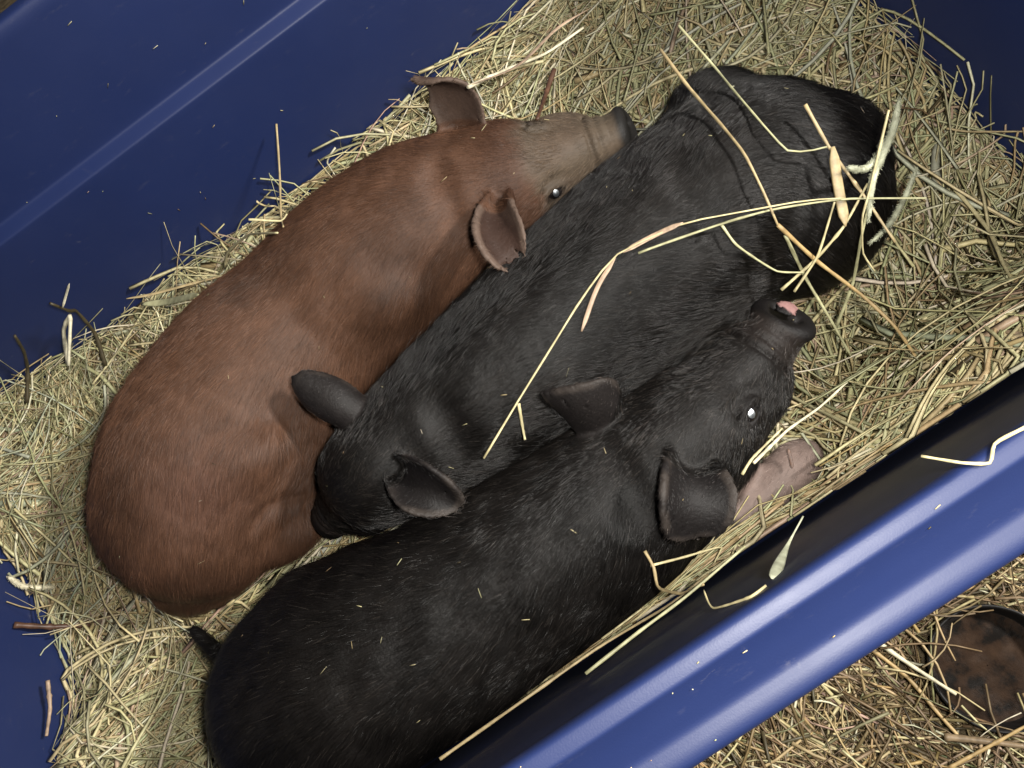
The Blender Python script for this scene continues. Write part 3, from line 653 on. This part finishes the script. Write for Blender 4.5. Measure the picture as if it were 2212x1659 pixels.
    hc = bpy.data.hair_curves.new('coat'); hc.add_curves([4]*nhair); hc.attributes['position'].data.foreach_set('vector', pts.astype(np.float32).ravel())
    ra = hc.attributes.get('radius') or hc.attributes.new('radius', 'FLOAT', 'POINT')
    rad = (rng.uniform(.00007, .00013, nhair)[:, None]*np.array([1, .9, .65, .15])[None]); ra.data.foreach_set('value', rad.astype(np.float32).ravel())
    clump = np.clip(1+rough_*(.30*smoothnoise(p0, 210, 14)+.22*smoothnoise(p0, 480, 15)), .3, 2)[:, None]; hcol = np.clip(c[k], 0, 1)*clump
    if coat == 'brown': hcol = hcol*np.array([1.12, 1.05, .95])*rng.uniform(.55, 1.5, nhair)[:, None]
    else:
        hcol = hcol*rng.uniform(.5, 1.7, nhair)[:, None]; lt = (rng.random(nhair) < np.where(near_head[k] < .75, .14, .03)) & (pale[k] < .3); hcol[lt] = hcol[lt]*3+np.array([.020, .017, .014])
    at_ = hc.attributes.new('tint', 'FLOAT_COLOR', 'CURVE'); q = np.ones((nhair, 4), np.float32); q[:, :3] = np.clip(hcol, 0, 1); at_.data.foreach_set('color', q.ravel())
    hc.materials.append(HAIR[coat]); ho = bpy.data.objects.new('coat', hc); COL.objects.link(ho); ho.parent = root; ho.matrix_parent_inverse = Matrix.Translation(-root.location)
    # eyes
    for sg in spec['eyes']:
        pos, look, e1, e2 = eye_frame(h, sg); r = .0078
        th = np.linspace(0, math.pi, 11); ph = np.linspace(0, 2*math.pi, 20, endpoint=False)
        ev = np.array([pos+r*np.array([math.sin(a)*math.cos(b), math.sin(a)*math.sin(b), math.cos(a)]) for a in th for b in ph])
        fi = np.array([[i*20+j, (i+1)*20+j, (i+1)*20+(j+1) % 20, i*20+(j+1) % 20] for i in range(10) for j in range(20)])
        eo = mesh_obj('eye', ev, fi, EYE, root)
        look = look*.5+.5*np.array(spec['glint_dir']); look /= np.linalg.norm(look)
        a1 = np.cross(look, [.3, .5, .8]); a1 /= np.linalg.norm(a1); a2 = np.cross(look, a1); pv = []; pf = []
        for ri, (rr, hh) in enumerate(((0, .0084), (.0016, .0082), (.0029, .0076))):
            for j in range(14): b = 2*math.pi*j/14; pv.append(pos+look*hh+rr*(a1*math.cos(b)*1.0+a2*math.sin(b)*1.3))
        for ri in range(2):
            for j in range(14): pf.append([ri*14+j, ri*14+(j+1) % 14, (ri+1)*14+(j+1) % 14, (ri+1)*14+j])
        po = mesh_obj('eye_glint', np.array(pv), np.array(pf), GLINT); po.parent = eo  # added bright disc turned half to the lens, imitates the lamp's glint
    return root
piglet('brown', fields[0], 'reddish brown piglet with a greyish snout lying along the far wall', 'brown', 90000)
piglet('middle', fields[1], 'black piglet in the middle with its head down at the other end from its neighbours', 'black', 80000)
piglet('front', fields[2], 'black piglet along the near wall with a pink nostril patch and a pink foreleg', 'black', 90000)

# ---------------------------------------------------------------- hay
PAL = {'green': lin(178, 176, 138), 'straw': lin(204, 193, 150), 'tan': lin(178, 159, 120), 'olive': lin(138, 136, 100), 'cream': lin(218, 211, 184), 'pink': lin(176, 152, 130), 'brown': lin(124, 104, 76),
       'dark': lin(74, 66, 46), 'gold': lin(176, 150, 104), 'seed': lin(182, 185, 162), 'bark': lin(86, 60, 45), 'wood': lin(132, 114, 90)}
def ribbons(P, w, thick, col, twist):
    """P (n,k,3) centre lines -> flat four-sided straws; w, thick (n,k)"""
    n, k, _ = P.shape; T = np.gradient(P, axis=1); T /= np.maximum(np.linalg.norm(T, axis=2, keepdims=True), 1e-9)
    ref = np.stack([np.cos(twist)*.6, np.sin(twist)*.6, np.ones(n)], 1)[:, None]; A = np.cross(T, ref); A /= np.maximum(np.linalg.norm(A, axis=2, keepdims=True), 1e-6); B = np.cross(A, T)
    V = np.stack([P+A*w[..., None], P+B*thick[..., None], P-A*w[..., None], P-B*thick[..., None]], 2)
    b = (np.arange(n)*k*4)[:, None, None]+(np.arange(k-1)*4)[None, :, None]; j = np.arange(4)[None, None, :]; j2 = (j+1) % 4
    F = np.stack([b+j, b+j2, b+j2+4, b+j+4], -1).reshape(-1, 4); e0 = (np.arange(n)*k*4)[:, None]+np.array([3, 2, 1, 0]); e1 = (np.arange(n)*k*4+(k-1)*4)[:, None]+np.arange(4)
    return V.reshape(-1, 3), np.vstack([F, e0, e1]), np.repeat(col, k*4, axis=0)
def straw_colours(n, weights):
    names = list(weights); pr = np.array([weights[k] for k in names]); c = np.array([PAL[k] for k in names])[rng.choice(len(names), n, p=pr/pr.sum())]
    return np.clip(c*rng.uniform(.80, 1.14, n)[:, None]*(1+rng.normal(size=(n, 3))*.03), 0, 1)
def bent(n, k, x, y, yaw, length, pitch, curve, kink):
    """centre lines: gently curved, some with a sharp knee"""
    s = np.linspace(-.5, .5, k)[None]*length[:, None]; cv = curve[:, None]*(s/np.maximum(length[:, None], 1e-6))*1.6
    ang = yaw[:, None]+cv+np.where(s > (kink[:, 1]*length)[:, None], kink[:, 0][:, None], 0); ds = length[:, None]/(k-1)
    dx = np.cos(ang)*ds; dy = np.sin(ang)*ds; X = np.cumsum(dx, 1); Y = np.cumsum(dy, 1); X += x[:, None]-X.mean(1, keepdims=True); Y += y[:, None]-Y.mean(1, keepdims=True)
    return X, Y, s*np.sin(pitch)[:, None]
def inside_clamp(P, gap):
    hx, hy = tote_half(P[..., 2]); r = .075; lx = hx-gap; ly = hy-gap; u = P[..., 0]-TC[0]; v = P[..., 1]-TC[1]
    u = np.clip(u, -lx, lx); v = np.clip(v, -ly, ly); cx = np.abs(u)-(hx-r); cy = np.abs(v)-(hy-r); m = (cx > 0) & (cy > 0); q = np.sqrt(np.maximum(cx, 0)**2+np.maximum(cy, 0)**2); lim = r-gap
    f_ = np.where(m & (q > lim), lim/np.maximum(q, 1e-6), 1.0)
    u = np.where(m, np.sign(u)*((hx-r)+cx*f_), u); v = np.where(m, np.sign(v)*((hy-r)+cy*f_), v)
    P = P.copy(); P[..., 0] = u+TC[0]; P[..., 1] = v+TC[1]; return P
# mound under the straws
mx = np.linspace(-.535, .535, 130); my = np.linspace(-.305, .305, 76); X, Y = np.meshgrid(mx+TC[0], my+TC[1]); Z = hay_z(X, Y)-.016+.004*wob(X, Y, 6)
P = np.stack([X, Y, Z], -1); P = inside_clamp(P, .003).reshape(-1, 3)
dd = sample(ALL, P); P[:, 2] -= np.clip(.024-dd, 0, .05)
mi = np.arange(75*130).reshape(75, 130)[:, :129].ravel(); MF = np.stack([mi, mi+1, mi+131, mi+130], 1)
def mat_mound():
    N = Nodes('packed_hay'); tc = N.n('ShaderNodeTexCoord').outputs['Object']; mp = N.n('ShaderNodeMapping'); mp.inputs['Scale'].default_value = (1, 5, 2); mp.inputs['Rotation'].default_value = (0, 0, .6); N.l(tc, mp.inputs[0])
    N.l(N.ramp(N.noise(60, 8, .75, mp.outputs[0]), [(.3, (.05, .045, .022)), (.5, (.13, .115, .06)), (.7, (.28, .25, .14))]), N.b.inputs['Base Color']); N.bump(N.noise(150, 5, .7, mp.outputs[0]), 1.0, .006); N.set(Roughness=.85); return N.m
tag(mesh_obj('hay_bed', P, MF, mat_mound(), colour=None), 'packed hay bed under the loose straws', 'hay', kind='stuff')

def hay_layer(n, lmin, lmax, w0, w1, up, pitch_sd, k, weights, bias=.0, wall=False, flat=(.15, .55)):
    x = TC[0]+rng.uniform(-.53, .53, n); y = TC[1]+rng.uniform(-.30, .30, n)
    if wall: m_ = (np.abs(x-TC[0]) > .455) | (y-TC[1] > .235) | ((y-TC[1] < -.255) & (x > .12)); x, y = x[m_], y[m_]; n = len(x)
    ln = rng.uniform(lmin, lmax, n)**1.0; yaw = rng.uniform(0, 2*math.pi, n)
    flow = 1.9*wob(x, y, .45)+.5*wob(y, x, 1.3)+.5; yaw = np.where(rng.random(n) < .35+bias, flow+rng.normal(0, .45, n), yaw)
    pit = rng.normal(0, pitch_sd, n); kink = np.stack([np.where(rng.random(n) < .22, rng.normal(0, .9, n), 0), rng.uniform(-.3, .3, n)], 1)
    X, Y, dz = bent(n, k, x, y, yaw, ln, pit, rng.normal(0, .75, n), kink)
    zc = hay_z(x, y)+up[0]+(up[1]-up[0])*rng.random(n); slope = hay_z(X, Y)-hay_z(x, y)[:, None]
    P = np.stack([X, Y, zc[:, None]+.8*slope+dz], -1); P[..., 2] = np.maximum(P[..., 2], FLOOR_Z+.004); P = inside_clamp(P, .004)
    d = sample(ALL, P); keep = d.min(1) > -.014; P = P[keep]
    for _ in range(3):
        d = sample(ALL, P); P = P+sample_grad(ALL, P)*np.clip(.0035-d, 0, .012)[..., None]
    P = inside_clamp(P, .004); keep2 = sample(ALL, P).min(1) > -.001; P = P[keep2]; n2 = len(P)
    seg = np.linalg.norm(np.diff(P, axis=1), axis=2); ok = seg.max(1) < 2.2*(ln[keep][keep2]/(k-1)); P = P[ok]; n2 = len(P)
    w = rng.uniform(w0, w1, n2)[:, None]*np.linspace(1, .55, k)[None]*np.ones((n2, k)); th = w*rng.uniform(*flat, n2)[:, None]
    return ribbons(P, w, th, straw_colours(n2, weights), rng.uniform(0, 6.28, n2))
HAYW = dict(green=28, straw=30, tan=21, olive=8, cream=8, pink=4, brown=5, dark=1.5)
parts = [hay_layer(7000, .05, .15, .0010, .0030, (-.014, .004), .12, 6, HAYW, .2),
         hay_layer(3900, .10, .26, .0010, .0027, (-.004, .012), .10, 9, HAYW, .3),
         hay_layer(1700, .16, .36, .0006, .0017, (.004, .020), .11, 12, dict(green=34, straw=30, tan=15, cream=6, olive=10, pink=5), .35),
         hay_layer(900, .06, .20, .0026, .0052, (-.004, .012), .10, 7, dict(green=40, seed=14, tan=25, pink=6, straw=15), .3, flat=(.05, .14)),
         hay_layer(620, .12, .34, .0012, .0027, (.008, .030), .12, 12, dict(straw=40, cream=18, seed=16, green=26), .35, flat=(.1, .4)),
         hay_layer(900, .006, .02, .0006, .0016, (-.004, .010), .3, 3, HAYW),
         hay_layer(1900, .06, .20, .0006, .0017, (.004, .024), .42, 8, HAYW, wall=True)]
def wall_bundle(n):
    """straws raked together along the foot of the near wall"""
    t = rng.random(n); x = np.where(rng.random(n) < .72, -.33+.37*t, .13+.30*t); y = .027+.006*t+rng.normal(0, .005, n); ln = rng.uniform(.05, .17, n)
    X, Y, dz = bent(n, 7, x, y, rng.normal(.0, .07, n)+np.where(rng.random(n) < .5, 0, math.pi), ln, rng.normal(0, .06, n), rng.normal(0, .25, n), np.stack([np.where(rng.random(n) < .08, rng.normal(0, .5, n), 0), rng.uniform(-.3, .3, n)], 1))
    P = np.stack([X, Y, (.165+.035*t+np.where(x > .1, .055, 0)+rng.uniform(-.03, .02, n))[:, None]+dz], -1)
    for _ in range(5):
        d = sample(ALL, P); P = P+sample_grad(ALL, P)*np.clip(.003-d, 0, .012)[..., None]; P = inside_clamp(P, .003)
    P = P[sample(ALL, P).min(1) > -.003]; n = len(P); w = rng.uniform(.0006, .0016, n)[:, None]*np.linspace(1, .6, 7)[None]
    return ribbons(P, w, w*rng.uniform(.2, .6, n)[:, None], straw_colours(n, dict(straw=30, tan=30, green=20, gold=8, cream=6)), rng.uniform(0, 6.28, n))
parts.append(wall_bundle(560))
def join(parts):
    V, F, C_ = [], [], []; o = 0
    for v, f_, c in parts: V.append(v); F.append(f_+o); C_.append(c); o += len(v)
    return np.vstack(V), np.vstack(F), np.vstack(C_)
V, F, c = join(parts); tag(mesh_obj('loose_hay', V, F, STRAW, smooth=True, colour=c), 'loose dry hay strewn around the piglets in the tote', 'hay', kind='stuff')

# old bedding on the ground outside
def outside(n, x0, x1, y0, y1, lmin, lmax, w0, w1, k, weights):
    x = rng.uniform(x0, x1, n); y = rng.uniform(y0, y1, n); m = (np.abs(x-TC[0]) > .655) | (np.abs(y-TC[1]) > .42)
    m |= (np.abs(x-TC[0]) < .64) & (y < TC[1]-.345); m &= np.hypot(x-BOWL[0], y-BOWL[1]) > BOWL[2]+.004; x, y = x[m], y[m]; n = len(x)
    ln = rng.uniform(lmin, lmax, n); kink = np.stack([np.where(rng.random(n) < .2, rng.normal(0, .8, n), 0), rng.uniform(-.3, .3, n)], 1)
    yaw = np.where(rng.random(n) < .35, rng.normal(-.9, .5, n), rng.uniform(0, 6.28, n)); X, Y, dz = bent(n, k, x, y, yaw, ln, rng.normal(0, .12, n), rng.normal(0, .4, n), kink)
    P = np.stack([X, Y, GROUND_Z+.004+rng.uniform(.0, .016, n)[:, None]+dz], -1); P[..., 2] = np.maximum(P[..., 2], GROUND_Z+.002)
    ok = (np.hypot(X-BOWL[0], Y-BOWL[1]) > BOWL[2]-.006).all(1) & ((np.abs(X-TC[0]) > .56) | (np.abs(Y-TC[1]) > .325)).all(1); P = P[ok]; n = len(P)
    w = rng.uniform(w0, w1, n)[:, None]*np.linspace(1, .6, k)[None]; return ribbons(P, w, w*rng.uniform(.3, .8, n)[:, None], straw_colours(n, weights), rng.uniform(0, 6.28, n))
OLD = dict(tan=30, brown=32, gold=10, olive=8, dark=10, straw=9, cream=4, wood=20, pink=4)
V, F, c = join([outside(9000, -.15, .75, -.55, .02, .02, .07, .0008, .0020, 4, OLD), outside(2600, -.2, .8, -.6, .02, .06, .17, .0008, .0022, 6, OLD), outside(17000, -1.2, 1.1, -.8, 1.3, .03, .12, .0010, .0026, 4, OLD)])
nb_ = 22; ab = rng.uniform(1.2, 4.9, nb_); rb = BOWL[2]*rng.uniform(.86, 1.10, nb_); ln_ = rng.uniform(.03, .10, nb_)
Xb, Yb, dzb = bent(nb_, 5, BOWL[0]+rb*np.cos(ab), BOWL[1]+rb*np.sin(ab), rng.uniform(0, 6.28, nb_), ln_, rng.normal(0, .1, nb_), rng.normal(0, .4, nb_), np.zeros((nb_, 2)))
wb = rng.uniform(.0007, .0017, nb_)[:, None]*np.linspace(1, .6, 5)[None]
v_, f_, c_ = ribbons(np.stack([Xb, Yb, GROUND_Z+.0425+rng.uniform(0, .006, nb_)[:, None]+dzb*.5], -1), wb, wb*.5, straw_colours(nb_, OLD), ab); F = np.vstack([F, f_+len(V)]); V = np.vstack([V, v_]); c = np.vstack([c, c_])
tag(mesh_obj('straw_bedding', V, F, STRAW, colour=c), 'trampled brown straw bedding on the ground outside the tote', 'straw', kind='stuff')

# ---------------------------------------------------------------- feed bowl outside
def lathe(prof, n, c, wob_=0.0):
    V = np.array([(c[0]+r*(1+wob_*math.sin(3*a+1)+wob_*.5*math.sin(7*a))*math.cos(a), c[1]+r*(1+wob_*math.sin(3*a+1)+wob_*.5*math.sin(7*a))*math.sin(a), z) for r, z in prof for a in np.linspace(0, 2*math.pi, n, endpoint=False)])
    F = np.array([[i*n+j, i*n+(j+1) % n, (i+1)*n+(j+1) % n, (i+1)*n+j] for i in range(len(prof)-1) for j in range(n)]); return V, F
bowl = tag(empty('feed_bowl', (BOWL[0], BOWL[1], GROUND_Z)), 'round black rubber feed bowl with brown sludge on the straw outside the tote', 'bowl')
g = GROUND_Z; R_ = BOWL[2]
V, F = lathe([(.002, g+.001), (R_*.86, g+.001), (R_*.92, g+.012), (R_*.985, g+.030), (R_, g+.034), (R_*.992, g+.0385), (R_*.96, g+.0385), (R_*.935, g+.034), (R_*.90, g+.020), (R_*.87, g+.010), (.002, g+.008)], 72, BOWL, .006)
mesh_obj('rubber_shell', V, F, mat_plain('black_rubber', (.011, .010, .0095), .55, .35), bowl)
pr = [(R_*t, 0) for t in np.linspace(.01, .895, 34)]; V, F = lathe(pr, 90, BOWL); rad_ = np.hypot(V[:, 0]-BOWL[0], V[:, 1]-BOWL[1])/R_
V[:, 2] = g+.0135+.0014*smoothnoise(V, 60, 21)*(1-rad_**3)+.0004*smoothnoise(V, 260, 22)
def mat_sludge():
    N = Nodes('brown_sludge'); tc = N.n('ShaderNodeTexCoord').outputs['Object']
    N.l(N.ramp(N.noise(38, 6, .6, tc), [(.40, (.006, .0045, .0035)), (.50, (.024, .0135, .008)), (.68, (.040, .0225, .013))]), N.b.inputs['Base Color'])
    N.l(N.ramp(N.noise(30, 4, .6, tc), [(.4, (.55, .55, .55)), (.6, (.85, .85, .85))]), N.b.inputs['Roughness']); N.bump(N.noise(220, 5, .7, tc), .6, .002); N.set(Specular_IOR_Level=.12); return N.m
mesh_obj('sludge', V, F, mat_sludge(), bowl)

# ---------------------------------------------------------------- single stalks one can pick out
def resample(pts, n):
    q = catmull(np.asarray(pts), 8) if len(pts) > 2 else np.asarray(pts, float)[None].repeat(1, 0)[0]
    s = np.r_[0, np.cumsum(np.linalg.norm(np.diff(q, axis=0), axis=1))]; return np.stack([np.interp(np.linspace(0, s[-1], n), s, q[:, i]) for i in range(3)], 1), s[-1]
NAMES = {'stem': 'straw_stalk', 'blade': 'grass_blade', 'seed': 'seed_head', 'paddle': 'grass_blade'}
for i, (label, colname, wmm, shape, pts) in enumerate(LONG_STALKS):
    k = 22; kn = np.asarray(pts, float)
    if shape == 'stem':                                      # straight pieces between knees, as dry stalks break
        s = np.r_[0, np.cumsum(np.linalg.norm(np.diff(kn, axis=0), axis=1))]; lin_ = np.stack([np.interp(np.linspace(0, s[-1], k), s, kn[:, j]) for j in range(3)], 1); cur, _ = resample(pts, k); C_ = .5*lin_+.5*cur
    else: C_, _ = resample(pts, k)
    t = np.linspace(0, 1, k); w = wmm/2000
    if shape == 'stem': prof = w*(1-.35*t)*(1+.10*np.sin(t*31+i))*(1+.45*np.exp(-((t-.37-.2*math.sin(i))/.018)**2))
    elif shape == 'blade': prof = w*np.minimum(1, 6*(1.02-t))*np.minimum(1, .35+4*t)
    elif shape == 'seed': prof = w*np.sqrt(np.clip(1-(2*t-1)**6, .04, 1))*(1-.25*t)
    else: prof = w*(.16+.84*sstep(.15, .8, t))*np.sqrt(np.clip(1-np.clip((t-.8)/.2, 0, 1)**3, .05, 1))
    thick = {'stem': .8, 'blade': .16, 'seed': .85, 'paddle': .35}[shape]; T = np.gradient(C_, axis=0); T /= np.linalg.norm(T, axis=1, keepdims=True)
    view = np.array([0.2*math.sin(i), .2*math.cos(i*2), 1.0]); A = np.cross(T, view); A /= np.linalg.norm(A, axis=1, keepdims=True); B = np.cross(A, T); m = 8
    V = np.vstack([[C_[a]+prof[a]*(A[a]*math.cos(b)+B[a]*thick*math.sin(b)) for b in np.linspace(0, 2*math.pi, m, endpoint=False)] for a in range(k)])
    F = [[a*m+b, a*m+(b+1) % m, (a+1)*m+(b+1) % m, (a+1)*m+b] for a in range(k-1) for b in range(m)]+[list(range(m))[::-1], [(k-1)*m+b for b in range(m)]]
    base = np.array(PAL[colname]); cc = np.repeat(base[None]*(1+.12*np.sin(t*9+i)[:, None]+.10*rng.normal(size=(k, 1))), m, 0)
    if shape == 'seed': V = V+rng.normal(size=V.shape)*.00018
    root = kn[0]; o = mesh_obj(NAMES[shape], V-root, F, STRAW, colour=np.clip(cc, 0, 1)); o.location = root
    tag(o, label, {'stem': 'straw', 'blade': 'leaf', 'seed': 'seed head', 'paddle': 'leaf'}[shape], 'single stalks that stand out of the hay')
    if shape == 'seed':                                      # fuzz of awns
        nh = 700; kk = rng.integers(0, k, nh); a = rng.uniform(0, 6.28, nh); nrm = A[kk]*np.cos(a)[:, None]+B[kk]*np.sin(a)[:, None]; p0 = C_[kk]+nrm*(prof[kk]*.8)[:, None]-root+T[kk]*rng.uniform(-.5, .5, nh)[:, None]*.004
        d = nrm+T[kk]*1.0+rng.normal(size=(nh, 3))*.3; ln = rng.uniform(.0007, .0017, nh)[:, None]; pts_ = np.stack([p0, p0+d*ln*.5, p0+d*ln], 1)
        v, f_, c_ = ribbons(pts_, np.full((nh, 3), .00012), np.full((nh, 3), .00012), np.tile(base*1.1, (nh, 1)), a); fo = mesh_obj('awns', v, f_, STRAW, colour=np.clip(c_, 0, 1)); fo.parent = o; fo['kind'] = 'stuff'

# chaff: bits fallen on the coats, the rim and the walls
nb = 80; P0 = []
tries = 0
while len(P0) < nb and tries < 6000:
    tries += 1; x, y = rng.uniform(-.5, .36), rng.uniform(.03, .56); col_ = ALL[int((x-GRID_LO[0])/VOX), int((y-GRID_LO[1])/VOX)]; kz = np.where(col_ < 0)[0]
    if len(kz): P0.append((x, y, GRID_LO[2]+VOX*kz[-1]+.0022))
P0 = np.array(P0); n = len(P0); g_ = sample_grad(ALL, P0); dr = rng.normal(size=(n, 3)); dr -= g_*(dr*g_).sum(1)[:, None]; dr /= np.linalg.norm(dr, axis=1, keepdims=True); ln = rng.gamma(2, .0008, n)+.0005
pts_ = np.stack([P0-dr*ln[:, None], P0, P0+dr*ln[:, None]], 1); w = rng.uniform(.00018, .0004, n)[:, None]*np.ones((n, 3))
A_ = ribbons(pts_, w, w*.5, straw_colours(n, HAYW)*.8, rng.uniform(0, 6.28, n))
n = 40; hx, hy = tote_half(.47); X = rng.uniform(-.5, .5, n)+TC[0]; off = rng.uniform(.004, .045, n); Y = TC[1]-float(hy)-off; zz = np.interp(off, [0, .0100, .0140, .0245, .0322, .0370, .0445], [.4704, .4703, .4682, .4577, .4512, .4496, .4496])+.0003
an = rng.uniform(0, 6.28, n); ln = rng.gamma(2, .0004, n)+.0002; dr = np.stack([np.cos(an), np.sin(an)*.5, 0*an], 1)*ln[:, None]; P0 = np.stack([X, Y, zz], 1)
B_ = ribbons(np.stack([P0-dr, P0, P0+dr], 1), np.full((n, 3), .0003), np.full((n, 3), .0002), straw_colours(n, HAYW), an)
n = 45; z = rng.uniform(.18, .46, n); hx, hy = tote_half(z); P0 = np.stack([TC[0]+rng.uniform(-.48, .48, n), TC[1]+hy-.0006, z], 1); an = rng.uniform(0, 6.28, n); ln = rng.gamma(2, .0007, n); dr = np.stack([np.cos(an), 0*an, np.sin(an)], 1)*ln[:, None]
C2 = ribbons(np.stack([P0-dr, P0, P0+dr], 1), np.full((n, 3), .0004), np.full((n, 3), .0003), straw_colours(n, HAYW)*.8, an)
V, F, c = join([A_, B_, C2]); tag(mesh_obj('chaff', V, F, STRAW, colour=c), 'tiny bits of chaff on the coats, walls and rim', 'chaff', kind='stuff')
